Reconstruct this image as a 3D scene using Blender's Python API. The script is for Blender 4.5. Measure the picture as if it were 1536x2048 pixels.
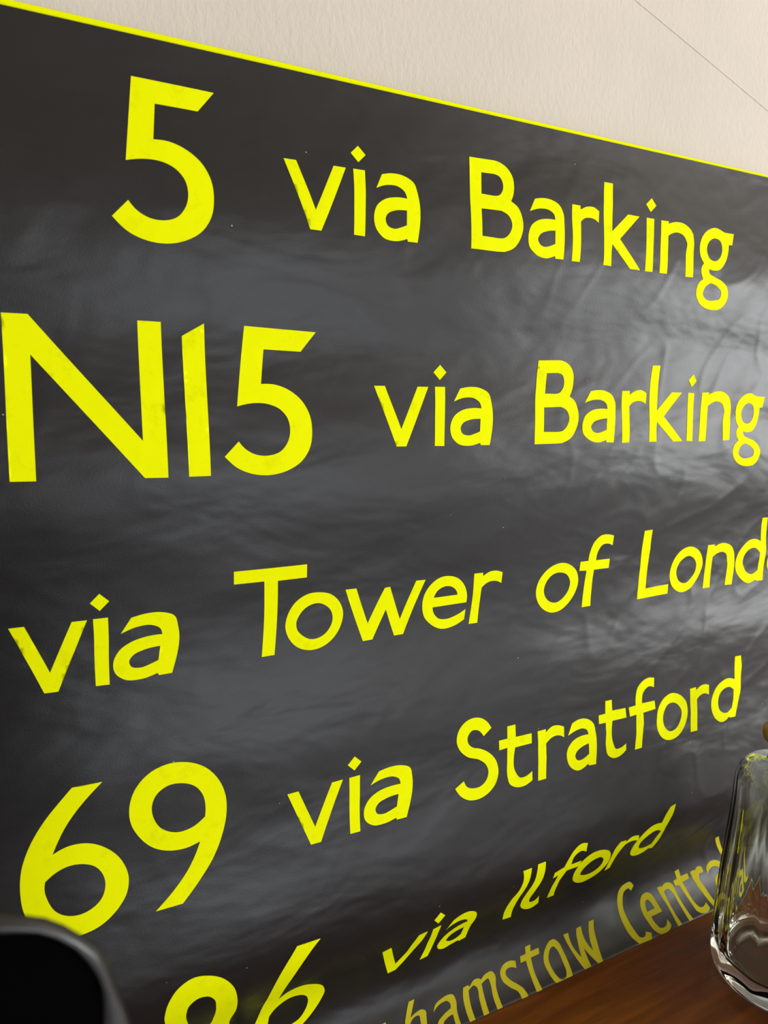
import bpy, bmesh, math
from mathutils import Vector, Matrix, noise
from mathutils.geometry import delaunay_2d_cdt
for o in list(bpy.data.objects): bpy.data.objects.remove(o)
S = bpy.context.scene
COL = S.collection
# ---------------------------------------------------------------- camera
TABLE_Z = 0.75
CAM_Z = TABLE_Z + 0.5975
CAM = Vector((0.0, -0.5, CAM_Z))
cam = bpy.data.cameras.new('camera'); co = bpy.data.objects.new('camera', cam); COL.objects.link(co)
R_ = Vector((0.9079, -0.4192, -0.0026)); F_ = Vector((0.4142, 0.8979, -0.1494)).normalized()
R_ = (R_ - F_*R_.dot(F_)).normalized(); U_ = R_.cross(F_)
co.matrix_world = Matrix(((R_.x, U_.x, -F_.x, CAM.x), (R_.y, U_.y, -F_.y, CAM.y), (R_.z, U_.z, -F_.z, CAM.z), (0, 0, 0, 1)))
cam.sensor_fit = 'VERTICAL'; cam.sensor_height = 36.0; cam.lens = 1290.07/2048*36
cam.clip_start = 0.01
cam.dof.use_dof = True; cam.dof.focus_distance = 0.60; cam.dof.aperture_fstop = 9.0
S.camera = co
S.view_settings.view_transform = 'Standard'; S.view_settings.look = 'None'
S.view_settings.exposure = -0.42; S.view_settings.gamma = 1.0
S.view_settings.use_curve_mapping = False
# ---------------------------------------------------------------- world and lights
w = bpy.data.worlds.new('world'); S.world = w; w.use_nodes = True
w.node_tree.nodes['Background'].inputs[0].default_value = (0.82, 0.80, 0.79, 1)
w.node_tree.nodes['Background'].inputs[1].default_value = 0.72
def area(name, loc, target, sx, sy, power, color):
    l = bpy.data.lights.new(name, 'AREA'); l.shape = 'RECTANGLE'; l.size = sx; l.size_y = sy
    l.energy = power; l.color = color
    o = bpy.data.objects.new(name, l); COL.objects.link(o); o.location = loc
    o.rotation_euler = (Vector(target)-Vector(loc)).to_track_quat('-Z', 'Y').to_euler()
    return o
area('ceiling_lamp_light', (1.9, -1.5, 2.5), (1.5, -1.1, 0.0), 0.7, 0.7, 7, (1.0, 0.93, 0.84))
area('window_daylight', (3.16, -1.95, 1.47), (0.0, -1.5, 1.4), 1.7, 1.25, 125, (0.96, 0.98, 1.0))
area('added_blue_fill', (1.0, -4.05, 0.68), (0.4, 0.0, 0.68), 1.7, 1.2, 58, (0.84, 0.91, 1.0))  # unseen bluish fill added to put sheen on the lower cloth
# ---------------------------------------------------------------- helpers
def node_mat(name):
    m = bpy.data.materials.new(name); m.use_nodes = True
    nt = m.node_tree; return m, nt, nt.nodes, nt.links, nt.nodes['Principled BSDF']
def link(name, me, mat, parent=None):
    o = bpy.data.objects.new(name, me); COL.objects.link(o)
    if mat: me.materials.append(mat)
    if parent: o.parent = parent
    return o
def tag(o, label=None, cat=None, kind=None, group=None):
    for k, v in (('label', label), ('category', cat), ('kind', kind), ('group', group)):
        if v: o[k] = v
    return o
def empty(name, loc):
    o = bpy.data.objects.new(name, None); COL.objects.link(o); o.location = loc; o.empty_display_size = 0.05
    return o
def box_mesh(name, lo, hi, bevel=0.0, seg=2):
    bm = bmesh.new(); bmesh.ops.create_cube(bm, size=1.0)
    for v in bm.verts:
        v.co = Vector([(lo[i]+hi[i])/2 + v.co[i]*(hi[i]-lo[i]) for i in range(3)])
    if bevel: bmesh.ops.bevel(bm, geom=bm.edges[:], offset=bevel, segments=seg, profile=0.5, affect='EDGES')
    me = bpy.data.meshes.new(name); bm.to_mesh(me); bm.free(); return me
def smooth(me, ang=None):
    for p in me.polygons: p.use_smooth = True
    return me
# ---------------------------------------------------------------- materials
def mat_wall():
    m, nt, N, L, b = node_mat('beige_plaster')
    tc = N.new('ShaderNodeTexCoord')
    n1 = N.new('ShaderNodeTexNoise'); n1.inputs['Scale'].default_value = 6; n1.inputs['Detail'].default_value = 3
    cr = N.new('ShaderNodeValToRGB'); cr.color_ramp.elements[0].color = (0.605, 0.548, 0.458, 1); cr.color_ramp.elements[1].color = (0.650, 0.580, 0.500, 1)
    cr.color_ramp.elements[0].position = 0.35; cr.color_ramp.elements[1].position = 0.65
    L.new(tc.outputs['Object'], n1.inputs['Vector']); L.new(n1.outputs['Fac'], cr.inputs[0]); L.new(cr.outputs[0], b.inputs['Base Color'])
    n2 = N.new('ShaderNodeTexNoise'); n2.inputs['Scale'].default_value = 260; n2.inputs['Detail'].default_value = 4; n2.inputs['Roughness'].default_value = 0.6
    mp = N.new('ShaderNodeMapping'); mp.inputs['Scale'].default_value = (1.0, 1.0, 0.55)
    L.new(tc.outputs['Object'], mp.inputs[0]); L.new(mp.outputs[0], n2.inputs['Vector'])
    bp = N.new('ShaderNodeBump'); bp.inputs['Strength'].default_value = 0.55; bp.inputs['Distance'].default_value = 0.0012
    L.new(n2.outputs['Fac'], bp.inputs['Height']); L.new(bp.outputs[0], b.inputs['Normal'])
    b.inputs['Roughness'].default_value = 0.75; b.inputs['Specular IOR Level'].default_value = 0.3
    return m
def cloth_relief(N, L, b, strength):
    tc = N.new('ShaderNodeTexCoord')
    mp = N.new('ShaderNodeMapping'); mp.inputs['Rotation'].default_value = (0, math.radians(42), 0); mp.inputs['Scale'].default_value = (7, 7, 15)
    L.new(tc.outputs['Object'], mp.inputs[0])
    n1 = N.new('ShaderNodeTexNoise'); n1.inputs['Scale'].default_value = 1.0; n1.inputs['Detail'].default_value = 3; n1.inputs['Roughness'].default_value = 0.5; n1.inputs['Distortion'].default_value = 0.25
    L.new(mp.outputs[0], n1.inputs['Vector'])
    n2 = N.new('ShaderNodeTexNoise'); n2.inputs['Scale'].default_value = 900; n2.inputs['Detail'].default_value = 2
    L.new(tc.outputs['Object'], n2.inputs['Vector'])
    b1 = N.new('ShaderNodeBump'); b1.inputs['Strength'].default_value = strength; b1.inputs['Distance'].default_value = 0.006
    b2 = N.new('ShaderNodeBump'); b2.inputs['Strength'].default_value = 0.25; b2.inputs['Distance'].default_value = 0.0003
    L.new(n1.outputs['Fac'], b1.inputs['Height']); L.new(n2.outputs['Fac'], b2.inputs['Height'])
    L.new(b1.outputs[0], b2.inputs['Normal']); L.new(b2.outputs[0], b.inputs['Normal'])
    return tc
def mat_black():
    m, nt, N, L, b = node_mat('black_blind_cloth')
    tc = cloth_relief(N, L, b, 0.85)
    n = N.new('ShaderNodeTexNoise'); n.inputs['Scale'].default_value = 9; n.inputs['Detail'].default_value = 4
    L.new(tc.outputs['Object'], n.inputs['Vector'])
    cr = N.new('ShaderNodeValToRGB'); cr.color_ramp.elements[0].color = (0.0075, 0.0068, 0.0064, 1); cr.color_ramp.elements[1].color = (0.0115, 0.0102, 0.0100, 1)
    L.new(n.outputs['Fac'], cr.inputs[0])
    # tiny pale flecks where the ink is chipped
    v = N.new('ShaderNodeTexVoronoi'); v.inputs['Scale'].default_value = 85
    L.new(tc.outputs['Object'], v.inputs['Vector'])
    lt = N.new('ShaderNodeMath'); lt.operation = 'LESS_THAN'; lt.inputs[1].default_value = 0.045; L.new(v.outputs['Distance'], lt.inputs[0])
    sep = N.new('ShaderNodeSeparateColor'); L.new(v.outputs['Color'], sep.inputs[0])
    gt = N.new('ShaderNodeMath'); gt.operation = 'GREATER_THAN'; gt.inputs[1].default_value = 0.90; L.new(sep.outputs[0], gt.inputs[0])
    # most of the chips sit where the cloth is creased near its foot
    sz = N.new('ShaderNodeSeparateXYZ'); L.new(tc.outputs['Object'], sz.inputs[0])
    cp = N.new('ShaderNodeMath'); cp.operation = 'COMPARE'; cp.inputs[1].default_value = 0.150; cp.inputs[2].default_value = 0.018; L.new(sz.outputs['Z'], cp.inputs[0])
    sub = N.new('ShaderNodeMath'); sub.operation = 'MULTIPLY_ADD'; sub.inputs[1].default_value = -0.45; sub.inputs[2].default_value = 0.95; L.new(cp.outputs[0], sub.inputs[0]); L.new(sub.outputs[0], gt.inputs[1])
    mu = N.new('ShaderNodeMath'); mu.operation = 'MULTIPLY'; L.new(lt.outputs[0], mu.inputs[0]); L.new(gt.outputs[0], mu.inputs[1])
    mx = N.new('ShaderNodeMix'); mx.data_type = 'RGBA'; L.new(mu.outputs[0], mx.inputs['Factor']); L.new(cr.outputs[0], mx.inputs['A']); mx.inputs['B'].default_value = (0.35, 0.34, 0.30, 1)
    L.new(mx.outputs['Result'], b.inputs['Base Color'])
    b.inputs['Roughness'].default_value = 0.40; b.inputs['Specular IOR Level'].default_value = 0.42
    return m
def mat_yellow(name, hi):
    m, nt, N, L, b = node_mat(name)
    tc = cloth_relief(N, L, b, 0.15)
    n = N.new('ShaderNodeTexNoise'); n.inputs['Scale'].default_value = 60; n.inputs['Detail'].default_value = 6; n.inputs['Roughness'].default_value = 0.7
    L.new(tc.outputs['Object'], n.inputs['Vector'])
    cr = N.new('ShaderNodeValToRGB'); cr.color_ramp.elements[0].color = (hi[0]*0.86, hi[1]*0.86, hi[2], 1); cr.color_ramp.elements[1].color = (*hi, 1)
    cr.color_ramp.elements[0].position = 0.26; cr.color_ramp.elements[1].position = 0.45
    L.new(n.outputs['Fac'], cr.inputs[0]); L.new(cr.outputs[0], b.inputs['Base Color'])
    b.inputs['Roughness'].default_value = 0.7; b.inputs['Specular IOR Level'].default_value = 0.03
    return m
def mat_wood(name, c0, c1, c2, rough, axis_scale):
    m, nt, N, L, b = node_mat(name)
    tc = N.new('ShaderNodeTexCoord'); mp = N.new('ShaderNodeMapping'); mp.inputs['Scale'].default_value = axis_scale
    L.new(tc.outputs['Object'], mp.inputs[0])
    n = N.new('ShaderNodeTexNoise'); n.inputs['Scale'].default_value = 1; n.inputs['Detail'].default_value = 7; n.inputs['Roughness'].default_value = 0.62; n.inputs['Distortion'].default_value = 0.4
    L.new(mp.outputs[0], n.inputs['Vector'])
    cr = N.new('ShaderNodeValToRGB'); e = cr.color_ramp.elements
    e[0].position = 0.3; e[0].color = (*c0, 1); e[1].position = 0.72; e[1].color = (*c2, 1); k = e.new(0.5); k.color = (*c1, 1)
    L.new(n.outputs['Fac'], cr.inputs[0]); L.new(cr.outputs[0], b.inputs['Base Color'])
    bp = N.new('ShaderNodeBump'); bp.inputs['Strength'].default_value = 0.1; bp.inputs['Distance'].default_value = 0.001
    L.new(n.outputs['Fac'], bp.inputs['Height']); L.new(bp.outputs[0], b.inputs['Normal'])
    b.inputs['Roughness'].default_value = rough
    return m
def mat_plain(name, col, rough, spec=0.5, metal=0.0, scale=40, var=0.12, bump=0.0):
    m, nt, N, L, b = node_mat(name)
    tc = N.new('ShaderNodeTexCoord'); n = N.new('ShaderNodeTexNoise'); n.inputs['Scale'].default_value = scale; n.inputs['Detail'].default_value = 4
    L.new(tc.outputs['Object'], n.inputs['Vector'])
    cr = N.new('ShaderNodeValToRGB')
    cr.color_ramp.elements[0].color = (*[c*(1-var) for c in col], 1); cr.color_ramp.elements[1].color = (*[min(1, c*(1+var)) for c in col], 1)
    L.new(n.outputs['Fac'], cr.inputs[0]); L.new(cr.outputs[0], b.inputs['Base Color'])
    if bump:
        bp = N.new('ShaderNodeBump'); bp.inputs['Strength'].default_value = bump; bp.inputs['Distance'].default_value = 0.001
        L.new(n.outputs['Fac'], bp.inputs['Height']); L.new(bp.outputs[0], b.inputs['Normal'])
    b.inputs['Roughness'].default_value = rough; b.inputs['Specular IOR Level'].default_value = spec; b.inputs['Metallic'].default_value = metal
    return m
def mat_glass():
    m, nt, N, L, b = node_mat('thick_greenish_glass')
    tc = N.new('ShaderNodeTexCoord'); n = N.new('ShaderNodeTexNoise'); n.inputs['Scale'].default_value = 30; n.inputs['Detail'].default_value = 2
    L.new(tc.outputs['Object'], n.inputs['Vector'])
    bp = N.new('ShaderNodeBump'); bp.inputs['Strength'].default_value = 0.05; bp.inputs['Distance'].default_value = 0.001
    L.new(n.outputs['Fac'], bp.inputs['Height']); L.new(bp.outputs[0], b.inputs['Normal'])
    b.inputs['Base Color'].default_value = (0.94, 0.965, 0.90, 1); b.inputs['Transmission Weight'].default_value = 1.0
    b.inputs['Roughness'].default_value = 0.01; b.inputs['IOR'].default_value = 1.5
    return m
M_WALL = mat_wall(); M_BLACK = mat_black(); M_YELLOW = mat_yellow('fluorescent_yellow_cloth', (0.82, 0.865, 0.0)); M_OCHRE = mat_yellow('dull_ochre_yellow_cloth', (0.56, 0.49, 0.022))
M_TABLE = mat_wood('dark_red_brown_wood', (0.080, 0.0185, 0.0016), (0.135, 0.033, 0.0026), (0.20, 0.056, 0.006), 0.34, (7, 110, 110))
M_CORK = mat_wood('brown_stopper_wood', (0.22, 0.10, 0.035), (0.36, 0.17, 0.065), (0.50, 0.26, 0.11), 0.6, (60, 60, 200))
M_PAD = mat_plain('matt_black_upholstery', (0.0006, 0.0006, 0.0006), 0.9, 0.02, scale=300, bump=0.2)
M_RIM = mat_plain('glossy_black_trim', (0.010, 0.0095, 0.009), 0.33, 0.6, scale=50)
M_FLOOR = mat_plain('grey_vinyl_floor', (0.60, 0.60, 0.64), 0.5, scale=8)
M_CEIL = mat_plain('warm_ceiling_paint', (0.62, 0.56, 0.48), 0.8, scale=10)
M_PAINT = mat_plain('white_window_paint', (0.75, 0.74, 0.70), 0.4)
M_GLASS = mat_glass()
# ---------------------------------------------------------------- the setting
WY = 0.010
tag(link('wall_back', box_mesh('wall_back', (-3.2, WY, 0.0), (3.3, WY+0.12, 2.6)), M_WALL), kind='structure')
tag(link('floor', box_mesh('floor', (-3.2, -4.2, -0.05), (3.3, WY+0.12, 0.0)), M_FLOOR), kind='structure')
tag(link('ceiling', box_mesh('ceiling', (-3.2, -4.2, 2.6), (3.3, WY+0.12, 2.65)), M_CEIL), kind='structure')
def wall_with_window():
    x0, x1 = 3.2, 3.3; y0, y1, z0, z1 = -2.85, -1.05, 0.8, 2.15
    bm = bmesh.new()
    for lo, hi in (((x0, -4.2, 0), (x1, y0, 2.6)), ((x0, y1, 0), (x1, WY, 2.6)), ((x0, y0, 0), (x1, y1, z0)), ((x0, y0, z1), (x1, y1, 2.6))):
        g = bmesh.ops.create_cube(bm, size=1.0)['verts']
        for v in g: v.co = Vector([(lo[i]+hi[i])/2 + v.co[i]*(hi[i]-lo[i]) for i in range(3)])
    me = bpy.data.meshes.new('wall_right'); bm.to_mesh(me); bm.free()
    tag(link('wall_right', me, M_WALL), kind='structure')
    bm = bmesh.new()
    t = 0.04
    for lo, hi in (((x0-.02, y0, z0), (x0+.05, y0+t, z1)), ((x0-.02, y1-t, z0), (x0+.05, y1, z1)), ((x0-.02, y0, z0), (x0+.05, y1, z0+t)), ((x0-.02, y0, z1-t), (x0+.05, y1, z1)), ((x0, (y0+y1)/2-.015, z0), (x0+.03, (y0+y1)/2+.015, z1))):
        g = bmesh.ops.create_cube(bm, size=1.0)['verts']
        for v in g: v.co = Vector([(lo[i]+hi[i])/2 + v.co[i]*(hi[i]-lo[i]) for i in range(3)])
    me = bpy.data.meshes.new('window_1'); bm.to_mesh(me); bm.free()
    tag(link('window_1', me, M_PAINT), kind='structure')
wall_with_window()
def added_door_wall():  # front wall; its unseen door opening and frame are added for the blue fill
    bm = bmesh.new(); y0, y1 = -4.2, -4.1; dx0, dx1, dz = 0.1, 1.9, 1.45
    for lo, hi in (((-3.2, y0, 0), (dx0, y1, 2.6)), ((dx1, y0, 0), (3.3, y1, 2.6)), ((dx0, y0, dz), (dx1, y1, 2.6))):
        g = bmesh.ops.create_cube(bm, size=1.0)['verts']
        for v in g: v.co = Vector([(lo[i]+hi[i])/2 + v.co[i]*(hi[i]-lo[i]) for i in range(3)])
    me = bpy.data.meshes.new('wall_front'); bm.to_mesh(me); bm.free()
    tag(link('wall_front', me, M_WALL), kind='structure')
    bm = bmesh.new()
    for lo, hi in (((dx0, y0+.02, 0), (dx0+.06, y1, dz)), ((dx1-.06, y0+.02, 0), (dx1, y1, dz)), ((dx0, y0+.02, dz-.06), (dx1, y1, dz)), ((dx0, y0+.02, 0), (dx1, y1, .08)), (((dx0+dx1)/2-.03, y0+.02, 0), ((dx0+dx1)/2+.03, y1, dz))):
        g = bmesh.ops.create_cube(bm, size=1.0)['verts']
        for v in g: v.co = Vector([(lo[i]+hi[i])/2 + v.co[i]*(hi[i]-lo[i]) for i in range(3)])
    me = bpy.data.meshes.new('added_door_1'); bm.to_mesh(me); bm.free()
    tag(link('added_door_1', me, M_PAINT), kind='structure')
added_door_wall()
# fine raised joint running slantwise across the plaster
a_ = Vector((0.4963, WY, 0.3845+CAM_Z)); b_ = Vector((0.6933, WY, 0.32315+CAM_Z))
mid_ = Vector((0.58575, WY, 0.35685+CAM_Z))
pts = [a_ + (a_-mid_)*6, a_ + (a_-mid_)*1.0, a_, mid_, b_, b_+(b_-mid_)*1.0, b_+(b_-mid_)*5]
bm = bmesh.new(); rows = []
for i, p in enumerate(pts):
    d = (pts[min(i+1, len(pts)-1)]-pts[max(i-1, 0)]).normalized(); n = Vector((0, -1, 0)); t = d.cross(n).normalized()
    rows.append([bm.verts.new(p+t*(0.0007*math.cos(k*math.pi/5))+n*(0.0008*math.sin(k*math.pi/5)-0.0001)) for k in range(6)])
for r0, r1 in zip(rows, rows[1:]):
    for k in range(5): bm.faces.new((r0[k], r0[k+1], r1[k+1], r1[k]))
bmesh.ops.recalc_face_normals(bm, faces=bm.faces)
me = bpy.data.meshes.new('trim_1'); bm.to_mesh(me); bm.free()
tag(link('trim_1', smooth(me), M_WALL), kind='structure')
# outlines in the plane of the cloth: units of 0.05 mm, 's' marks a smooth point
GLYPHS = [
    (1, '5', ['883,542 1971,551 1731,855 1162,857 1108,1368 1304,1366s 1531,1439s 1730,1599s 1842,1813s 1868,2064s 1821,2318s 1694,2513s 1490,2649s 1227,2724s 947,2711s 716,2624s 523,2450 735,2226 829,2335s 986,2419s 1175,2434s 1357,2372s 1481,2217s 1521,2031s 1488,1865s 1381,1735s 1207,1662s 1032,1651s 895,1669s 738,1711']),
    (1, 'v', ['2927,1325 3117,1321 3371,2030 3707,1317 3905,1316 3452,2317 3276,2316']),
    (1, 'i', ['4030,1310 4225,1307 4209,1627s 4189,1901s 4167,2323 3984,2319 4004,1850s 4023,1547s', '4140,933 4259,1058 4126,1193 4009,1064']),
    (1, 'a', ['4515,1322 4701,1281s 4908,1293s 5075,1383s 5130,1559s 5094,2321 4920,2324 4903,2285 4691,2339s 4485,2308s 4360,2183s 4329,2002s 4392,1829s 4544,1711s 4735,1661s 4930,1656 4900,1560s 4786,1481s 4615,1477s 4398,1557', '4913,1845 4704,1871s 4563,1943s 4525,2023s 4556,2116s 4675,2155s 4796,2122s 4902,2075']),
    (1, 'B', ['6191,757 6585,745 6785,754s 6960,841s 7049,981s 7058,1135s 7026,1295s 6963,1419 7095,1510s 7166,1673s 7179,1823s 7120,2030s 6975,2217s 6773,2303 6632,2311 6107,2309 6131,1488', '6407,985 6665,977 6781,1013s 6831,1134s 6806,1258s 6726,1346s 6613,1370 6367,1365', '6341,1623 6738,1615 6893,1690s 6948,1834s 6896,1972s 6792,2066s 6650,2091 6328,2084']),
    (1, 'a', ['7484,1304 7649,1267s 7843,1272s 8010,1344s 8091,1503s 8093,1681s 8058,2308 7881,2311 7864,2266 7653,2324s 7436,2275s 7296,2152s 7280,1980s 7350,1803s 7518,1684s 7693,1642s 7889,1635 7867,1532s 7755,1467s 7605,1464s 7345,1543', '7879,1826 7699,1857s 7545,1925s 7484,2016s 7540,2111s 7648,2133s 7756,2105s 7870,2057']),
    (1, 'r', ['8320,1288 8510,1289 8506,1366 8695,1283s 8835,1283s 8950,1341 8914,1558 8808,1503s 8693,1494s 8574,1523s 8478,1598 8468,1884s 8442,2313 8253,2315 8275,1818s 8282,1551s']),
    (1, 'k', ['9146,755 9355,754 9305,1153 9230,1680 9683,1299 9972,1304 9421,1799 9932,2330 9674,2327 9221,1913 9203,2048 9205,2317 9011,2314 9022,1888s 9051,1447s']),
    (1, 'i', ['10155,1302 10356,1301 10282,1827s 10255,2333 10060,2337 10091,1810s', '10337,896 10446,1030 10280,1176 10177,1035']),
    (1, 'n', ['10549,1303 10756,1298 10744,1347 10972,1284s 11187,1297s 11364,1415s 11413,1629s 11377,1868s 11358,2345 11149,2351 11164,1889s 11205,1691s 11151,1559s 10970,1495s 10831,1527s 10706,1590 10664,1939 10638,2337 10438,2336 10469,1883s 10508,1574s']),
    (1, 'g', ['12626,1341 12537,1586 12432,1595 12394,1766s 12296,1975s 12137,2127s 11964,2162s 11814,2146 11824,2212s 11974,2286s 12215,2354s 12383,2477s 12443,2628s 12399,2787s 12256,2904s 12087,2930s 11849,2910s 11617,2800s 11507,2637s 11540,2445s 11660,2356 11589,2214s 11593,2137s 11661,2044 11574,1907s 11568,1731s 11656,1522s 11851,1348s 12090,1278s 12259,1320s 12344,1341', '12044,1499s 12195,1563s 12219,1683s 12153,1870s 11976,1974s 11819,1922s 11767,1750s 11861,1580s', '11891,2414 12088,2470s 12229,2585s 12211,2693s 12062,2742s 11830,2738s 11706,2642s 11737,2516s']),
    (2, 'N', ['-877,3763 -573,3763 753,5451 778,3770 1090,3772 1070,5985 750,5978 -582,4278 -626,5963 -935,5956']),
    (2, '1', ['1371,3953 1689,3762 1676,5986 1362,5985']),
    (2, '5', ['2277,3764 3400,3803 3150,4108 2563,4094 2503,4616 2706,4620s 2939,4701s 3143,4870s 3257,5093s 3283,5350s 3233,5609s 3100,5805s 2889,5939s 2616,6008s 2328,5988s 2090,5892s 1892,5709 2113,5485 2209,5600s 2370,5690s 2565,5710s 2753,5652s 2882,5497s 2925,5307s 2892,5136s 2782,5000s 2603,4921s 2423,4904s 2281,4919s 2119,4958']),
    (2, 'v', ['4394,4613 4590,4612 4853,5332 5201,4616 5405,4618 4936,5624 4754,5620']),
    (2, 'i', ['5535,4614 5735,4613 5719,4935s 5698,5209s 5676,5633 5488,5628 5509,5157s 5528,4853s', '5648,4237 5770,4363 5635,4497 5515,4367']),
    (2, 'a', ['6041,4638 6243,4605s 6464,4625s 6640,4719s 6691,4893s 6616,5638 6430,5634 6412,5594 6182,5640s 5962,5602s 5833,5474s 5809,5297s 5885,5130s 6053,5019s 6261,4978s 6471,4981 6443,4885s 6324,4804s 6140,4793s 5903,4863', '6444,5165 6218,5183s 6063,5248s 6018,5324s 6047,5417s 6173,5459s 6306,5431s 6422,5389']),
    (2, 'B', ['7747,4096 8132,4081 8326,4089s 8495,4175s 8578,4314s 8582,4467s 8546,4627s 8481,4751 8607,4841s 8672,5002s 8681,5153s 8618,5359s 8471,5547s 8272,5634 8134,5642 7622,5644 7669,4825', '7951,4322 8203,4312 8316,4348s 8361,4468s 8333,4591s 8252,4680s 8142,4705 7902,4701', '7869,4959 8256,4948 8405,5021s 8455,5165s 8401,5303s 8296,5397s 8158,5423 7843,5418']),
    (2, 'a', ['9007,4645 9177,4620s 9376,4637s 9544,4717s 9621,4876s 9615,5047s 9555,5651 9374,5643 9358,5598 9140,5641s 8920,5580s 8781,5453s 8771,5285s 8850,5119s 9027,5014s 9208,4984s 9409,4990 9390,4889s 9278,4819s 9124,4807s 8855,4867', '9391,5174 9205,5193s 9045,5249s 8979,5333s 9032,5428s 9142,5456s 9254,5436s 9372,5396']),
    (2, 'r', ['9816,4629 10012,4626 10009,4704 10203,4615s 10346,4612s 10466,4668 10433,4887 10323,4834s 10204,4827s 10083,4860s 9986,4937 9981,5224s 9963,5656 9769,5663 9781,5162s 9783,4894s']),
    (2, 'k', ['10626,4106 10842,4103 10797,4500 10728,5024 11189,4641 11488,4642 10927,5140 11464,5662 11196,5662 10723,5255 10706,5389 10712,5657 10512,5655 10516,5232s 10539,4794s']),
    (2, 'i', ['11672,4641 11851,4654 11781,5168s 11753,5666 11580,5657 11611,5139s', '11837,4252 11932,4391 11783,4525 11693,4379']),
    (2, 'n', ['12084,4638 12299,4628 12286,4677 12525,4607s 12749,4615s 12929,4728s 12974,4941s 12930,5180s 12897,5658 12679,5670 12708,5208s 12756,5008s 12704,4878s 12517,4819s 12372,4855s 12240,4921 12186,5271 12147,5671 11938,5675 11984,5221s 12033,4911s']),
    (2, 'g', ['14122,4709 14035,4947 13934,4953 13897,5121s 13801,5325s 13648,5470s 13483,5500s 13341,5480 13349,5546s 13492,5623s 13720,5696s 13879,5821s 13934,5972s 13890,6128s 13753,6239s 13592,6261s 13365,6235s 13146,6120s 13043,5956s 13076,5768s 13191,5683 13125,5541s 13130,5465s 13196,5376 13114,5238s 13110,5065s 13196,4861s 13384,4694s 13613,4632s 13773,4678s 13854,4701', '13566,4848s 13709,4916s 13731,5034s 13666,5217s 13496,5315s 13348,5259s 13299,5088s 13391,4923s', '13410,5747 13598,5807s 13731,5924s 13712,6030s 13570,6074s 13349,6065s 13232,5966s 13263,5843s']),
    (3, 'v', ['-1139,8048 -945,8050 -673,8791 -341,8063 -139,8067 -585,9091 -766,9084']),
    (3, 'i', ['-59,8061 143,8064 134,8393s 118,8674s 104,9109 -86,9100 -75,8617s -61,8306s', '48,7676 173,7808 39,7943 -85,7808']),
    (3, 'a', ['462,8112 677,8071s 909,8082s 1087,8168s 1130,8339s 1004,9082 808,9086 792,9047 547,9102s 318,9072s 191,8951s 176,8776s 267,8607s 451,8491s 673,8441s 893,8435 870,8342s 750,8266s 557,8262s 303,8342', '853,8619 613,8646s 447,8717s 395,8795s 419,8885s 549,8922s 690,8889s 815,8843']),
    (3, 'T', ['2000,7545 3205,7547 3208,7778 2714,7782 2704,8377s 2638,9061 2422,9062 2482,8425s 2488,7763 1999,7760']),
    (3, 'o', ['3467,8081s 3640,8135s 3792,8279s 3870,8488s 3835,8697s 3704,8907s 3499,9045s 3252,9077s 3045,8999s 2893,8817s 2839,8619s 2886,8402s 3028,8196s 3233,8084s', '3429,8269s 3560,8331s 3652,8442s 3678,8577s 3624,8732s 3489,8858s 3275,8889s 3132,8805s 3039,8680s 3029,8566s 3091,8430s 3219,8310s']),
    (3, 'w', ['3911,8089 4113,8090 4331,8757 4659,8143 4762,8136 4967,8769 5279,8080 5471,8084 5029,9057 4846,9057 4686,8550 4416,9064 4231,9066']),
    (3, 'e', ['5963,8067s 6170,8139s 6330,8312s 6390,8525s 6379,8637 5640,8638 5659,8735s 5770,8869s 5926,8903s 6153,8861s 6363,8771 6331,8962 6105,9056s 5833,9077s 5614,8967s 5462,8787s 5426,8604s 5465,8370s 5617,8167s 5786,8075s', '5660,8458 5736,8333s 5909,8262s 6068,8302s 6165,8415s 6174,8461']),
    (3, 'r', ['6521,8085 6714,8088 6725,8156 6860,8085s 7002,8075s 7163,8125 7153,8341 6996,8279s 6831,8298s 6707,8384 6673,8684 6624,9070 6431,9067 6515,8541s']),
    (3, 'o', ['8651,8088s 8853,8164s 9009,8312s 9061,8488s 9008,8725s 8819,8963s 8591,9090s 8389,9102s 8190,9010s 8046,8829s 8002,8642s 8047,8428s 8212,8217s 8441,8102s', '8597,8286s 8761,8351s 8848,8501s 8831,8649s 8702,8819s 8501,8908s 8344,8866s 8218,8723s 8200,8593s 8256,8443s 8398,8311s']),
    (3, 'f', ['9878,7604 9888,7824 9744,7769s 9605,7789s 9521,7906s 9492,8115 9871,8118 9869,8321 9465,8319 9449,8493 9410,9093 9179,9092 9226,8657 9265,8317 9077,8304 9082,8108 9288,8108 9300,7924s 9376,7701s 9537,7571s 9701,7562s']),
    (3, 'L', ['10730,7568 10960,7563 11007,8012 10977,8901 11664,8882 11651,9098 10731,9117 10778,8382']),
    (3, 'o', ['12280,8075s 12490,8150s 12666,8331s 12725,8522s 12664,8720s 12510,8927s 12291,9084s 12071,9118s 11865,9024s 11723,8839s 11699,8697s 11739,8462s 11853,8252s 12041,8108s', '12269,8292s 12421,8368s 12511,8500s 12504,8663s 12365,8830s 12176,8916s 12008,8861s 11901,8699s 11911,8540s 12012,8389s']),
    (3, 'n', ['12822,8087 13043,8092 13060,8140 13271,8079s 13452,8101s 13656,8215s 13757,8415s 13736,9121 13497,9112 13530,8519s 13480,8367s 13349,8296s 13177,8311s 13032,8387 12985,9107 12758,9106 12820,8593']),
    (3, 'd', ['14500,7550 14700,7551 14891,8371 14835,9139 14613,9136 14581,9101 14316,9156s 14068,9038s 13890,8850s 13833,8676s 13868,8447s 14020,8227s 14228,8084s 14442,8077s 14649,8153 14565,7863', '14466,8299s 14683,8438 14648,8866 14434,8950s 14243,8877s 14121,8726s 14086,8574s 14150,8410s 14284,8315s']),
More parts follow.
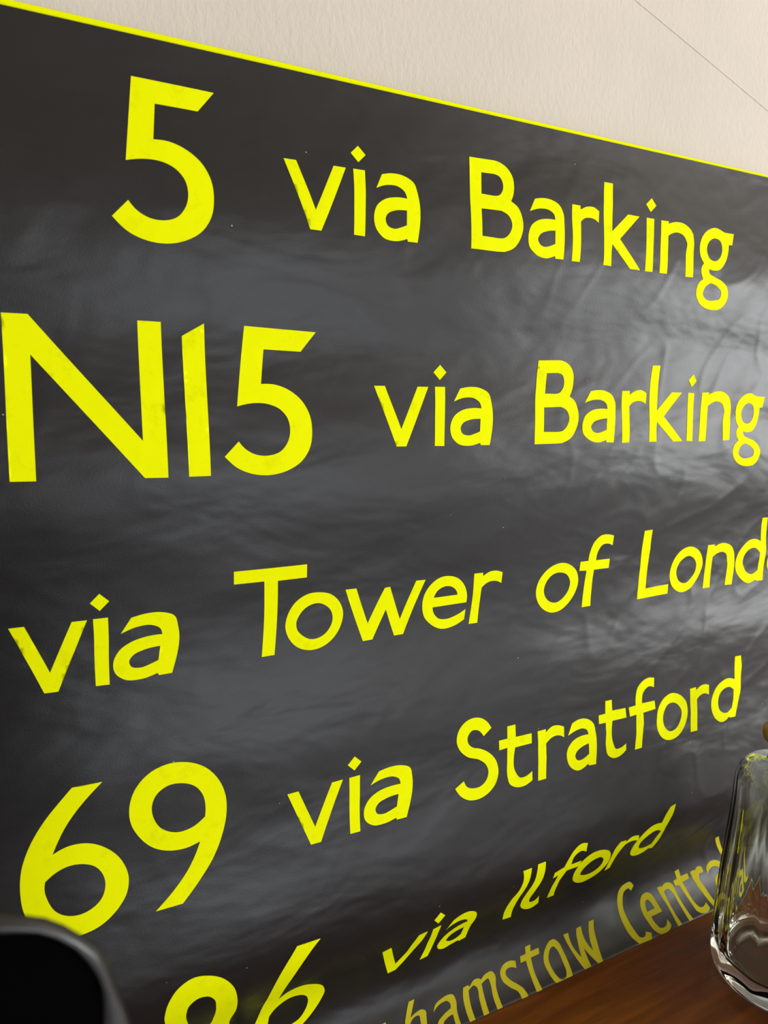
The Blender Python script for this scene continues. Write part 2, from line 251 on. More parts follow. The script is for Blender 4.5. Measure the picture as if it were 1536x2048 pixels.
    (3, 'o', ['15549,8075s 15759,8150s 15935,8331s 15994,8522s 15933,8720s 15778,8927s 15560,9084s 15339,9118s 15134,9024s 14991,8839s 14968,8697s 15008,8462s 15122,8252s 15310,8108s', '15538,8292s 15689,8368s 15780,8500s 15772,8663s 15633,8830s 15444,8916s 15277,8861s 15170,8699s 15180,8540s 15280,8389s']),
    (3, 'n', ['16091,8087 16312,8092 16329,8140 16540,8079s 16721,8101s 16925,8215s 17025,8415s 17004,9121 16765,9112 16799,8519s 16749,8367s 16618,8296s 16446,8311s 16301,8387 16253,9107 16027,9106 16089,8593']),
    (4, '6', ['-94,10544 -213,10646s -430,10859s -626,11111s -761,11355s -821,11489 -627,11423s -347,11449s -89,11614s 105,11874s 179,12154s 137,12374s -49,12613s -267,12747s -526,12795s -756,12779s -985,12673s -1146,12477s -1237,12250s -1267,11932s -1224,11584s -1104,11276s -888,10943s -677,10711s -500,10533', '-945,11876 -810,11782s -648,11728s -448,11747s -270,11843s -167,12014s -153,12191s -220,12354s -372,12464s -557,12494s -695,12460s -828,12362s -932,12150s -960,11984s']),
    (4, '9', ['1131,10526s 1377,10653s 1599,10920s 1704,11231s 1705,11515s 1624,11849s 1458,12199s 1226,12495s 939,12789 530,12783 783,12575s 1029,12316s 1184,12070s 1266,11885 1054,11930s 805,11905s 545,11776s 362,11552s 259,11291s 256,11045s 365,10758s 571,10570s 840,10490s', '1044,10849s 1223,10940s 1353,11139s 1380,11350s 1365,11499 1165,11620s 911,11638s 694,11512s 585,11283s 574,11132s 660,10931s 820,10837s']),
    (4, 'v', ['2726,11477 2921,11473 3188,12176 3530,11466 3733,11464 3274,12462 3092,12461']),
    (4, 'i', ['3854,11464 4058,11461 4045,11781s 4027,12054s 4010,12475 3819,12471 3834,12003s 3850,11701s', '3964,11088 4090,11213 3954,11347 3830,11219']),
    (4, 'a', ['4428,11485 4648,11453s 4883,11473s 5060,11565s 5097,11736s 4936,12463 4737,12459 4723,12420 4471,12464s 4241,12426s 4116,12302s 4109,12128s 4208,11965s 4400,11857s 4628,11818s 4852,11821 4832,11727s 4713,11648s 4518,11637s 4257,11705', '4803,12000 4559,12018s 4386,12081s 4330,12156s 4351,12246s 4482,12287s 4626,12260s 4755,12220']),
    (4, 'S', ['6846,11177 6670,11310 6522,11155s 6404,11140s 6305,11255s 6314,11372s 6402,11476s 6592,11551s 6782,11667s 6945,11873s 6982,12091s 6907,12301s 6737,12445s 6490,12516s 6256,12478s 6101,12369s 5989,12200 6190,12098 6252,12224s 6413,12288s 6581,12274s 6709,12171s 6754,12037s 6713,11903s 6562,11764s 6305,11653s 6145,11501s 6061,11295s 6101,11095s 6239,10947s 6426,10892s 6592,10922s 6736,11020s']),
    (4, 't', ['7222,11229 7414,11229 7423,11489 7811,11497 7814,11705 7405,11701 7405,12232s 7491,12336s 7618,12345s 7799,12278 7790,12460 7604,12521s 7401,12510s 7233,12401s 7194,12266s 7200,11974 7217,11666 7026,11676 7024,11481 7222,11480']),
    (4, 'r', ['7962,11490 8172,11489 8172,11560 8364,11460s 8499,11477s 8643,11537 8645,11765 8497,11689s 8336,11699s 8178,11796 8172,12088 8127,12508 7929,12508 7962,12149 7978,11720']),
    (4, 'a', ['8859,11513 9076,11462s 9274,11503s 9431,11627s 9489,11867s 9439,12507 9254,12492 9235,12454 8941,12530s 8758,12407s 8689,12227s 8724,12037s 8875,11893s 9072,11835s 9292,11837 9258,11739s 9132,11678s 8964,11688s 8747,11754', '9283,12026 9089,12062s 8944,12141s 8905,12221s 8946,12307s 9042,12333s 9128,12315s 9280,12249']),
    (4, 't', ['9761,11203 9937,11209 9952,11451 10332,11468 10355,11684 9960,11681 9958,12190s 10018,12305s 10152,12312s 10316,12256 10305,12391 10107,12484s 9914,12482s 9776,12377s 9745,12212s 9777,11923 9769,11681 9586,11677 9579,11487 9762,11483']),
    (4, 'f', ['11162,10931 11167,11150 10995,11106s 10859,11201s 10821,11457 11198,11468 11227,11661 10861,11680 10865,11917 10758,12439 10559,12444 10632,12103 10654,11681 10464,11688 10426,11475 10630,11467 10630,11277s 10683,11072s 10831,10943s 10984,10899s']),
    (4, 'o', ['11810,11409s 12046,11522s 12199,11724s 12227,11950s 12128,12198s 11877,12411s 11578,12444s 11391,12357s 11263,12141s 11253,11925s 11313,11674s 11486,11465s 11646,11397s', '11783,11624s 11948,11725s 12028,11887s 11985,12073s 11825,12233s 11627,12252s 11489,12140s 11444,11964s 11489,11781s 11619,11637s']),
    (4, 'r', ['12309,11398 12506,11397 12516,11474 12650,11398s 12788,11380s 12939,11421 12936,11653 12796,11596s 12658,11613s 12538,11690 12540,12012 12500,12415 12286,12410 12327,11970']),
    (4, 'd', ['13796,10869 14006,10877 14046,11145 14019,11790 13821,12354 13620,12342 13594,12307 13327,12386s 13123,12263s 13015,12031s 13012,11855s 13095,11644s 13283,11450s 13531,11371s 13807,11428 13800,11155', '13613,11587s 13779,11682 13765,11922 13710,12115 13451,12195s 13279,12082s 13246,11875s 13326,11687s 13468,11599s']),
    (5, '8', ['1268,14093s 1462,14222s 1640,14482s 1723,14864s 1721,15266s 1629,15736s 1763,16108s 1772,16407s 1603,16588s 1258,16613s 892,16511s 582,16272s 459,15821s 482,15288s 569,15038s 560,14620s 628,14346s 786,14127s 999,14035s', '1230,14510s 1339,14650s 1373,14887s 1345,15221s 1262,15468s 1118,15458s 972,15267s 908,15022s 893,14770s 946,14574s 1083,14480s', '1125,15890s 1334,15989s 1436,16213s 1341,16382s 1110,16372s 889,16250s 795,16011s 919,15840s']),
    (5, '6', ['3159,14145 3051,14261s 2858,14542s 2701,14868s 2578,15220s 2494,15549 2664,15389s 2915,15375s 3166,15509s 3359,15722s 3400,15883s 3336,16082s 3138,16317s 2961,16439s 2685,16588s 2356,16629s 2090,16572s 1969,16442s 1980,16264s 2085,16049s 2246,15483s 2465,14618s 2739,14127', '2348,15999 2516,15782s 2716,15675s 2929,15721s 3045,15835s 3082,15981s 3046,16147s 2898,16316s 2754,16357s 2537,16448s 2331,16433s 2270,16317s 2321,16168s']),
    (5, 'v', ['4471,15218 4650,15174 4863,15888 5053,15644s 5135,15346s 5216,15070 5398,15055 5329,15381s 5120,15813s 4884,16065 4716,16082']),
    (5, 'i', ['5518,15044 5686,15006 5683,15286 5657,15842s 5596,16035 5419,16056 5498,15809s 5524,15486s', '5595,14570 5715,14701 5599,14888 5480,14731']),
    (5, 'a', ['5958,14981 6119,14879s 6271,14863s 6404,14925s 6508,15035s 6546,15181s 6522,15543s 6500,15777 6473,15933 6320,15962 6301,15927 6110,15971s 5936,16003s 5829,15944s 5795,15850s 5843,15695s 5967,15481s 6126,15346s 6353,15275 6337,15198s 6241,15121s 6099,15103s 5961,15171s 5864,15293', '6342,15492 6161,15545s 6016,15678s 5988,15778s 6070,15844s 6209,15842s 6333,15757 6343,15628']),
    (5, 'I', ['7473,14261 7683,14259 7678,14532s 7566,15168s 7597,15859 7382,15836 7364,15099s 7486,14753s 7517,14538s']),
    (5, 'l', ['7836,14224 8035,14229 8050,14611s 7956,15090s 7927,15384s 8023,15552s 8109,15550s 8186,15390 8280,15718 8137,15803s 7906,15740s 7792,15621s 7717,15363s 7748,14974s 7832,14633s 7837,14419s']),
    (5, 'f', ['9140,14148 9128,14360 8975,14290s 8812,14368s 8773,14585 9051,14582 9026,14730 8690,14727 8609,14953s 8602,15251s 8680,15657 8499,15658 8451,15270s 8480,14779 8350,14825 8348,14652 8581,14584 8646,14411s 8787,14195s 8953,14108s']),
    (5, 'o', ['9666,14499s 9847,14612s 9929,14847s 9898,15125s 9705,15447s 9446,15537s 9215,15431s 9013,15195s 8957,14893s 9080,14613s 9330,14466s', '9611,14690s 9724,14800s 9718,15057s 9559,15205s 9335,15199s 9174,15077s 9201,14873s 9395,14702s']),
    (5, 'r', ['10117,14434 10271,14441 10274,14497 10435,14407s 10648,14436 10667,14583 10468,14529s 10284,14557s 10148,14724s 10137,15336 10006,15384 9952,14903s 10017,14553s']),
    (5, 'd', ['11534,13964 11701,13940 11624,14192 11465,14538s 11407,14900s 11352,15169 11205,15108 11142,15182s 10882,15226s 10659,15099s 10558,14901s 10584,14651s 10788,14418s 11077,14300s 11321,14314 11411,14130', '11247,14493s 11357,14559 11257,14747s 11221,14938 11001,14985s 10798,14891s 10767,14723s 10913,14575s']),
    (6, 'h', ['5109,16796 5234,16793 5158,16922s 5064,17051 5229,17001s 5340,16996s 5410,17043s 5389,17141s 5335,17300 5288,17587 5167,17594 5219,17293 5250,17144s 5256,17074s 5186,17059s 5043,17124s 4980,17261 4924,17515 4806,17522 4880,17228 4948,17062 5050,16888']),
    (6, 'a', ['5558,17115 5644,17012s 5798,16963s 5962,16948s 6064,16980s 6088,17088s 6041,17239s 6015,17483 5967,17729 5855,17731 5843,17661 5656,17698s 5533,17649s 5486,17500s 5532,17366s 5592,17288s 5734,17221s 5927,17168 5949,17093s 5904,17037s 5795,17028s 5672,17054s', '5931,17269 5791,17289s 5689,17337s 5632,17451s 5665,17570s 5772,17575s 5898,17549']),
    (6, 'm', ['6318,16942 6444,16931 6446,16957s 6590,16891s 6707,16898s 6753,16933 6910,16869s 7052,16881s 7089,16941s 7028,17148s 6987,17506 6862,17508 6886,17276s 6931,17048s 6921,16964s 6818,16979s 6739,17006 6709,17184s 6664,17501 6535,17505 6579,17228s 6610,17017s 6567,16978s 6478,16993s 6414,17023 6366,17210s 6335,17500 6207,17504 6223,17265s 6256,17091s']),
    (6, 's', ['7651,16869 7621,16994 7489,16941s 7369,16958s 7334,17017s 7378,17119s 7505,17247s 7593,17348s 7625,17488 7593,17600 7443,17603 7464,17489s 7463,17396s 7312,17239s 7210,17084s 7225,16949s 7307,16868s 7461,16826s']),
    (6, 't', ['7963,16700 8102,16698 8065,16818 8285,16814 8257,16921 8032,16927 8000,17116s 7984,17499 7982,17583 7841,17570 7844,17498 7868,17273s 7889,17010 7892,16939 7755,16942 7789,16831 7932,16827']),
    (6, 'o', ['8718,16780s 8805,16862s 8848,17043s 8842,17344s 8795,17505s 8694,17600s 8506,17637s 8382,17566s 8340,17486s 8300,17283s 8296,17098s 8344,16984s 8452,16869s 8596,16781s', '8652,16901s 8702,16963s 8731,17232s 8698,17413s 8622,17495s 8494,17490s 8450,17408s 8415,17227s 8433,17066s 8495,16975s 8566,16913s']),
    (6, 'w', ['8982,16772 9117,16774 9108,16971s 9210,17288 9283,17004s 9316,16861s 9360,16758 9491,16748 9479,17005s 9563,17262 9619,17008s 9683,16833 9732,16729 9880,16728 9813,16890s 9767,17090s 9653,17503 9514,17508 9365,17143 9319,17502 9138,17506 9059,17145s 9005,16903s']),
    (6, 'C', ['11187,16369 11096,16462 10999,16382s 10874,16424s 10810,16559s 10765,16764s 10783,16996s 10819,17236s 10866,17396s 10981,17414s 11079,17334 11204,17402 11110,17515 10743,17502 10653,17310s 10615,17052s 10616,16774s 10647,16548s 10736,16341s 10881,16240s 11068,16240s']),
    (6, 'e', ['11555,16637s 11668,16703s 11746,16879s 11788,17112 11429,17122 11447,17282s 11493,17381s 11604,17407s 11723,17368s 11809,17290 11821,17418 11720,17483s 11550,17516s 11415,17504s 11328,17413s 11277,17194s 11247,16936s 11298,16754s 11399,16654s', '11385,17007 11406,16874s 11447,16796s 11523,16781s 11582,16852s 11628,16999']),
    (6, 'n', ['11897,16627 12027,16626 12025,16663 12153,16604s 12291,16619s 12380,16686s 12415,16846s 12472,17500 12340,17504 12359,17126s 12291,16811s 12237,16750s 12129,16739s 12072,16769 12091,16994s 12098,17499 11967,17506 12012,17064s 11936,16787s']),
    (6, 't', ['12532,16428 12671,16412 12704,16593 12940,16590 12959,16716 12709,16729 12757,16903s 12817,17260s 12860,17336s 12960,17353s 13104,17297 13113,17431 12974,17490s 12810,17467s 12719,17388s 12703,17227s 12599,16775 12459,16736 12440,16627 12566,16613']),
    (6, 'r', ['13039,16588 13182,16578 13204,16604 13299,16540s 13427,16566s 13475,16697 13403,16707s 13332,16698s 13276,16779s 13324,17021s 13370,17441 13248,17470 13152,17011s 13066,16722s']),
    (6, 'a', ['13590,16787 13602,16633s 13707,16551s 13895,16541s 14086,16624s 14185,16750s 14207,16913s 14230,17300 14093,17311 14071,17273 13934,17314s 13809,17287s 13720,17191s 13684,17063s 13735,16961s 13857,16878s 14033,16847 14002,16741s 13877,16678s 13750,16683s 13653,16726s', '14054,16990 13926,16994s 13833,17085s 13886,17179s 14007,17214s 14089,17177']),
    (6, 'l', ['13912,15920 14042,15919 14209,16272s 14356,16574s 14521,16998s 14669,17119s 14832,17083 14788,17193s 14524,17200s 14345,17089s 14285,16677s 14114,16336s 13997,16109s']),
    (6, 't', ['4425,16960 4563,16958 4527,17078 4746,17074 4718,17181 4494,17187 4461,17376s 4445,17759 4444,17843 4302,17830 4306,17758 4329,17533s 4350,17270 4354,17199 4216,17202 4250,17091 4393,17087']),
    (6, 'l', ['3916,17093 4096,17093 4096,18000 3916,18000']),
    (6, 'a', ['3266,17315 3352,17212s 3505,17163s 3670,17148s 3772,17180s 3796,17288s 3749,17439s 3723,17683 3675,17929 3563,17931 3551,17861 3364,17898s 3241,17849s 3194,17700s 3240,17566s 3299,17488s 3442,17421s 3635,17368 3657,17293s 3612,17237s 3503,17228s 3380,17254s', '3639,17469 3499,17489s 3397,17537s 3340,17651s 3373,17770s 3480,17775s 3606,17749']),
    (6, 'W', ['1927,17150 2102,17152 2090,17408s 2223,17820 2318,17451s 2361,17265s 2419,17132 2589,17118 2573,17452s 2682,17787 2755,17456s 2838,17229 2902,17094 3094,17093 3007,17303s 2947,17563s 2798,18100 2618,18106 2425,17632 2364,18099 2129,18104 2027,17635s 1956,17319s']),
]
THETA = [-0.0107, 0.1042, 0.1922, 0.1998, 0.0936, -0.0708, -0.1830, -0.1683, -0.0436, 0.0902, 0.1405, 0.0810, -0.0234, -0.1171, -0.1687, -0.1700, -0.1201, -0.0375, 0.0553, 0.1487, 0.1632, 0.0945, 0.0214, 0.0509, 0.1258, 0.1643, 0.1810, 0.1422, 0.0171, -0.2073, -0.4183, -0.4632, -0.2060, 0.2648, 0.7656, 1.1887]
# ---------------------------------------------------------------- the hanging blind
SC = 0.5; NK = len(THETA); SMAX = 1.75
S_END = 1.7515*SC           # where the cloth meets the top of the table
ds = 0.0005; NS = int((SMAX+0.6)*SC/ds)
PY = [0.0]; PZ = [0.0]; TH = []
for i in range(NS+1):
    q = (i+0.5)*ds/SC
    if q < SMAX:
        f = q/SMAX*(NK-1); k = min(int(f), NK-2); th = THETA[k]+(THETA[k+1]-THETA[k])*(f-k)
    else:
        th = THETA[-1]
    if q > 1.7515: th = math.radians(-2.0)          # hangs down behind the table's rear edge
    TH.append(th); PY.append(PY[-1]-math.sin(th)*ds); PZ.append(PZ[-1]-math.cos(th)*ds)
Z_TOP = CAM_Z + 0.5043917*SC
def ripple(u, s):
    if s > 1.72*SC: fade = 0.0
    else: fade = min(1.0, (1.72*SC-s)/0.05)
    a = noise.noise(Vector((u*6-s*3.0, s*15+u*6, 1.7)))*0.0010
    b = noise.noise(Vector((u*17-s*9, s*34+u*24, 5.1)))*0.00030
    right = min(1.0, max(0.0, (u-0.35)/0.3))
    q = noise.noise(Vector((u*11-s*4, s*15+u*15, 9.3)))
    c = max(0.0, 1.0-abs(q)*5.0)**2*0.00045*(0.35+right)      # sharp little creases
    return (a+b*(1+0.8*right)+c)*fade*min(1.0, s/0.02)
def sheet(u, s, off=0.0):
    f = max(0.0, s)/ds; k = min(int(f), NS-1); f -= k
    y = PY[k]+(PY[k+1]-PY[k])*f; z = PZ[k]+(PZ[k+1]-PZ[k])*f; th = TH[k]
    o = off + ripple(u, s)
    return Vector((u, y-math.cos(th)*o, Z_TOP+z+math.sin(th)*o))
U0, U1 = -0.62, 1.08
blind = tag(empty('destination_blind', (0.2, 0.0, TABLE_Z)), 'black bus blind printed with yellow route numbers and place names, hanging on the wall', 'banner')
blind_loc = Vector(blind.location)
def finish(name, verts, faces, mat, parent, ploc, label=None, two=False):
    me = bpy.data.meshes.new(name); me.from_pydata([v-ploc for v in verts], [], faces); smooth(me)
    o = link(name, me, mat, parent)
    if label: o['label'] = label
    return o
nu = int((U1-U0)/0.003)
svals = []
s = 0.0
while s < S_END: svals.append(s); s += 0.003
svals += [S_END, S_END+0.003, S_END+0.01, S_END+0.03, S_END+0.06, S_END+0.10]
V = []; Fc = []
for s in svals:
    for i in range(nu+1): V.append(sheet(U0+(U1-U0)*i/nu, s))
for j in range(len(svals)-1):
    for i in range(nu):
        a = j*(nu+1)+i; Fc.append((a, a+nu+1, a+nu+2, a+1))
finish('black_cloth', V, Fc, M_BLACK, blind, blind_loc)
# yellow strip along the top: turned over backwards
V = []; Fc = []; m = 120
prof = [(0.0006, -0.0002), (0.0010, 0.0004), (0.0011, 0.0016), (0.0010, 0.0029), (0.0002, 0.0035), (-0.0015, 0.0035), (-0.0085, 0.0030), (-0.0085, -0.001), (-0.0006, -0.001)]
for i in range(m+1):
    u = U0+(U1-U0)*i/m; wob = noise.noise(Vector((u*5, 0, 0)))*0.0003
    hh = 0.92-0.42*min(1.0, max(0.0, u/0.7))
    for a, b in prof: V.append(Vector((u, -a*0.6, Z_TOP+b*hh+(wob if b > 0.002 else 0))))
k = len(prof)
for i in range(m):
    for j in range(k): Fc.append((i*k+j, i*k+(j+1) % k, (i+1)*k+(j+1) % k, (i+1)*k+j))
finish('top_edge', V, Fc, M_YELLOW, blind, blind_loc, 'thin bright yellow strip along the top edge')
# print: every letter and numeral is a thin shape of its own lying on the cloth
def contour(text):
    P = []
    for t in text.split():
        sm = t.endswith('s'); a, b = t.rstrip('s').split(','); P.append((Vector((int(a)/2e4, int(b)/2e4)), sm))
    n = len(P); out = []
    def tang(i):
        p = P[i][0]; a = P[i-1][0]; b = P[(i+1) % n][0]
        la = (p-a).length; lb = (b-p).length
        if la+lb < 1e-9: return Vector((0, 0))
        d = (p-a)*(lb/max(la, 1e-9)) + (b-p)*(la/max(lb, 1e-9)); d /= (la+lb)
        return d
    for i in range(n):
        p0, s0 = P[i]; p1, s1 = P[(i+1) % n]; c = p1-p0; L = c.length
        if L < 1e-7: continue
        if not s0 and not s1:
            kk = max(1, int(L/0.006))
            for q in range(kk): out.append(p0+c*(q/kk))
            continue
        t0 = tang(i)*L if s0 else None; t1 = tang((i+1) % n)*L if s1 else None
        if t0 is None: t0 = (3*c-t1)/2
        if t1 is None: t1 = (3*c-t0)/2
        kk = max(3, min(8, int(L/0.0015)))
        for q in range(kk):
            t = q/kk; t2 = t*t; t3 = t2*t
            out.append(p0*(2*t3-3*t2+1)+t0*(t3-2*t2+t)+p1*(-2*t3+3*t2)+t1*(t3-t2))
    return out
def inside(p, polys):
    c = False; x, y = p
    for P in polys:
        j = len(P)-1
        for i in range(len(P)):
            a = P[i]; b = P[j]
            if (a[1] > y) != (b[1] > y) and x < (b[0]-a[0])*(y-a[1])/(b[1]-a[1])+a[0]: c = not c
            j = i
    return c
for row, ch, texts in GLYPHS:
    polys = [contour(t) for t in texts]
    pts = []; edges = []
    for P in polys:
        b = len(pts); pts += [Vector(p) for p in P]; edges += [(b+i, b+(i+1) % len(P)) for i in range(len(P))]
    xs = [p.x for p in pts]; ys = [p.y for p in pts]
    lo, hi = (min(xs), min(ys)), (max(xs), max(ys)); g = 0.003
    if hi[1] > S_END:
        b = len(pts); pts += [Vector((lo[0]-0.01, S_END)), Vector((hi[0]+0.01, S_END))]; edges.append((b, b+1))
    for i in range(int(lo[0]/g)-1, int(hi[0]/g)+2):
        for j in range(int(lo[1]/g)-1, int(hi[1]/g)+2):
            p = (i*g, j*g)
            if inside(p, polys): pts.append(Vector(p))
    vo, eo, fo, _, _, _ = delaunay_2d_cdt(pts, edges, [], 0, 1e-6)
    keep = []
    for f in fo:
        c = sum((vo[i] for i in f), Vector((0, 0)))/len(f)
        if c.y < S_END and inside((c.x, c.y), polys): keep.append(tuple(f))
    used = sorted({i for f in keep for i in f}); remap = {a: b for b, a in enumerate(used)}
    base = Vector((sum(vo[i].x for i in used)/len(used), 0, 0))
    V = [sheet(vo[i].x, vo[i].y, 0.00022) for i in used]
    faces = []
    for f in keep:
        f = [remap[i] for i in f]; a, b, c = (V[i] for i in f[:3])
        if (b-a).cross(c-a).y > 0: f = f[::-1]
        faces.append(f)
    # close the rim down to the cloth so the print has a body
    ncap = len(faces)
    cnt = {}
    for f in faces:
        for a, b in zip(f, f[1:]+f[:1]): cnt[(a, b)] = 1
    rim = [(a, b) for a, b in cnt if (b, a) not in cnt]
    low = {}
    for a, b in rim:
        for i in (a, b):
            if i not in low:
                low[i] = len(V); q = vo[used[i]]; V.append(V[i].copy()); V.append(sheet(q.x, q.y, 0.0))
        faces.append([low[b], low[a], low[a]+1, low[b]+1])
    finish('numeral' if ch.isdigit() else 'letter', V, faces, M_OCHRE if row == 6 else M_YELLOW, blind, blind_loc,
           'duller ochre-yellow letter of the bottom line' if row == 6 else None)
# ---------------------------------------------------------------- the table
TX0, TX1 = -0.75, 1.55; TYB = PY[int(S_END/ds)] - 0.0003; TYF = -0.275
table = tag(empty('console_table', ((TX0+TX1)/2, (TYB+TYF)/2, 0)), 'narrow dark red-brown wooden table under the hanging blind', 'table')
tl = Vector(table.location)
def part(name, lo, hi, mat, parent, pl, bevel=0.002):
    me = box_mesh(name, [lo[i]-pl[i] for i in range(3)], [hi[i]-pl[i] for i in range(3)], bevel)
    return link(name, me, mat, parent)
part('tabletop', (TX0, TYF, TABLE_Z-0.028), (TX1, TYB, TABLE_Z), M_TABLE, table, tl, 0.0003)
part('apron', (TX0+0.06, TYF+0.025, TABLE_Z-0.09), (TX1-0.06, TYF+0.043, TABLE_Z-0.028), M_TABLE, table, tl)
for lx in (TX0+0.03, TX1-0.075):
    for ly in (TYF+0.012, TYB-0.060): part('leg', (lx, ly, 0.0), (lx+0.045, ly+0.045, TABLE_Z-0.028), M_TABLE, table, tl)
# ---------------------------------------------------------------- glass carafe
BX, BY = 1.2675*SC, -0.5+0.7627*SC
carafe = tag(empty('glass_carafe', (BX, BY, TABLE_Z+0.0003)), 'clear fluted glass carafe with thick base and brown stopper, standing on the table at right', 'carafe')
def spline(P, k):
    out = []
    for i in range(len(P)-1):
        a = P[max(i-1, 0)]; b = P[i]; c = P[i+1]; d = P[min(i+2, len(P)-1)]
        for q in range(k):
            t = q/k
            out.append(tuple(0.5*((2*b[j])+(-a[j]+c[j])*t+(2*a[j]-5*b[j]+4*c[j]-d[j])*t*t+(-a[j]+3*b[j]-3*c[j]+d[j])*t**3) for j in (0, 1)))
    out.append(P[-1]); return out
outer = spline([(0.001, 0.003), (0.030, 0.002), (0.044, 0.0), (0.0530, 0.0012), (0.0578, 0.006), (0.0598, 0.018), (0.0590, 0.060), (0.0568, 0.105), (0.0535, 0.150), (0.0508, 0.190), (0.0500, 0.214), (0.0482, 0.2265), (0.0420, 0.2370), (0.0300, 0.2430), (0.0185, 0.248), (0.0165, 0.256), (0.0175, 0.262)], 4)
inner = spline([(0.0138, 0.262), (0.0136, 0.250), (0.0190, 0.2415), (0.0370, 0.2340), (0.0425, 0.225), (0.0445, 0.210), (0.0455, 0.188), (0.0480, 0.150), (0.0512, 0.105), (0.0525, 0.062), (0.0520, 0.034), (0.0480, 0.024), (0.0300, 0.0215), (0.001, 0.0215)], 4)
NF = 10; NA = NF*12
def flute(z): return max(0.0, min(1.0, (z-0.020)/0.012))*max(0.0, min(1.0, (0.232-z)/0.02))
bm = bmesh.new(); rings = []
for idx, (r, z) in enumerate(outer+inner):
    fl = flute(z)*(0.92 if idx < len(outer) else 0.35); ring = []
    for k in range(NA):
        a = 2*math.pi*k/NA; m = (a+0.35) % (2*math.pi/NF)-math.pi/NF     # flat panels meeting in soft upright ridges
        rr = r*(1+fl*(math.cos(math.pi/NF)/math.cos(m)-1.0+0.012))
        ring.append(bm.verts.new((rr*math.cos(a), rr*math.sin(a), z)))
    rings.append(ring)
for r0, r1 in zip(rings, rings[1:]):
    for k in range(NA): bm.faces.new((r0[k], r0[(k+1) % NA], r1[(k+1) % NA], r1[k]))
bm.faces.new(rings[0][::-1]); bm.faces.new(rings[-1])
bmesh.ops.recalc_face_normals(bm, faces=bm.faces)
me = bpy.data.meshes.new('glass_body'); bm.to_mesh(me); bm.free()
link('glass_body', smooth(me), M_GLASS, carafe)
def lathe(name, P, mat, parent, n=48):
    bm = bmesh.new(); rings = []
    for r, z in P: rings.append([bm.verts.new((r*math.cos(2*math.pi*k/n), r*math.sin(2*math.pi*k/n), z)) for k in range(n)])
    for r0, r1 in zip(rings, rings[1:]):
        for k in range(n): bm.faces.new((r0[k], r0[(k+1) % n], r1[(k+1) % n], r1[k]))
    bm.faces.new(rings[0][::-1]); bm.faces.new(rings[-1]); bmesh.ops.recalc_face_normals(bm, faces=bm.faces)
    me = bpy.data.meshes.new(name); bm.to_mesh(me); bm.free(); smooth(me)
    return link(name, me, mat, parent)
lathe('stopper', [(0.0105, 0.2505), (0.0130, 0.252), (0.0134, 0.2625), (0.0200, 0.2632), (0.0272, 0.2675), (0.0288, 0.273), (0.0285, 0.277), (0.0265, 0.2795), (0.012, 0.280), (0.001, 0.280)], M_CORK, carafe)
# ---------------------------------------------------------------- black chair, close to the lens
CY = -0.32; CX = -0.20
chair = tag(empty('bar_chair', (CX, CY-0.02, 0)), 'blurred black high-backed chair with rounded glossy trim, close up at lower left', 'chair')
cl = Vector(chair.location)
oc = [(-0.0282, -0.129), (-0.0225, -0.1317), (-0.018, -0.1341), (-0.0138, -0.1377), (-0.0098, -0.1423), (-0.0057, -0.1476), (-0.0039, -0.1522), (-0.0025, -0.1574), (-0.0014, -0.1628), (-0.0002, -0.1681), (0.0012, -0.1754), (0.0026, -0.190), (0.0036, -0.22), (0.0036, -0.45)]
ic = [(-0.030, -0.1333), (-0.0245, -0.1350), (-0.0203, -0.1366), (-0.0162, -0.1396), (-0.0119, -0.1443), (-0.0089, -0.1503), (-0.0067, -0.1557), (-0.0058, -0.1604), (-0.0057, -0.1648), (-0.0061, -0.1722), (-0.0063, -0.186), (-0.0060, -0.22), (-0.0060, -0.45), ]
ic.insert(11, (-0.0061, -0.20))
XL = -0.40
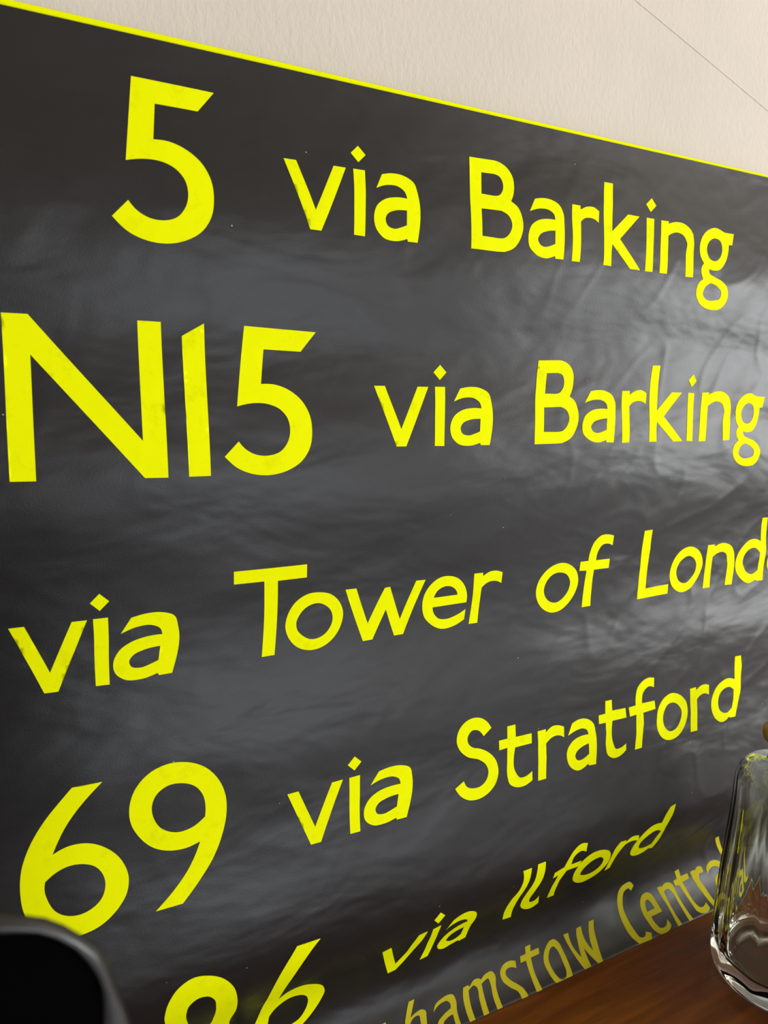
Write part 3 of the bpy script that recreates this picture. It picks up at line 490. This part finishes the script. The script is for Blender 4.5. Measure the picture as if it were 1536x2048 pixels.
def outline(c, top, xl):
    right = [(x, CAM_Z+z) for x, z in c]
    left = [(xl-x, z) for x, z in right]
    return right+left[::-1]
xl_ = XL
O = outline(oc, None, xl_); I = outline(ic, None, xl_)
def ring_mesh(name, layers, mat, cap0, cap1):
    bm = bmesh.new(); rs = []
    for P, y in layers: rs.append([bm.verts.new(Vector((x, y, z))-cl) for x, z in P])
    n = len(rs[0])
    for a, b in zip(rs, rs[1:]):
        for k in range(n): bm.faces.new((a[k], a[(k+1) % n], b[(k+1) % n], b[k]))
    if cap0: bm.faces.new(rs[0])
    if cap1: bm.faces.new(rs[-1])
    bmesh.ops.recalc_face_normals(bm, faces=bm.faces)
    me = bpy.data.meshes.new(name); bm.to_mesh(me); bm.free(); smooth(me)
    return link(name, me, mat, chair)
def mixp(A, B, t): return [(a[0]+(b[0]-a[0])*t, a[1]+(b[1]-a[1])*t) for a, b in zip(A, B)]
ring_mesh('back_trim', [(I, CY-0.0008), (mixp(I, O, 0.2), CY-0.0026), (mixp(I, O, 0.45), CY-0.0030), (mixp(I, O, 0.7), CY-0.0024), (mixp(I, O, 0.9), CY-0.0010), (O, CY), (mixp(I, O, 0.75), CY+0.0012), (mixp(I, O, 0.2), CY+0.003), (mixp(I, O, -0.5), CY+0.005)], M_RIM, False, True)
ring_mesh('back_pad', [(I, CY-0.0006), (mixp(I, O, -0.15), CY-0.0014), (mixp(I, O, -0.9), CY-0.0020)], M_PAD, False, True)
for sx in (-0.36, -0.045):
    part('rear_leg', (sx, CY-0.012, 0.0), (sx+0.022, CY+0.010, CAM_Z-0.44), M_RIM, chair, cl)
part('seat', (-0.385, CY+0.012, 0.62), (-0.015, CY+0.34-0.02, 0.66), M_PAD, chair, cl, 0.012) if False else part('seat', (-0.385, CY+0.012, 0.60), (-0.015, CY+0.26, 0.64), M_PAD, chair, cl, 0.012)
for sx in (-0.36, -0.045):
    part('front_leg', (sx, CY+0.225, 0.0), (sx+0.022, CY+0.247, 0.60), M_RIM, chair, cl)
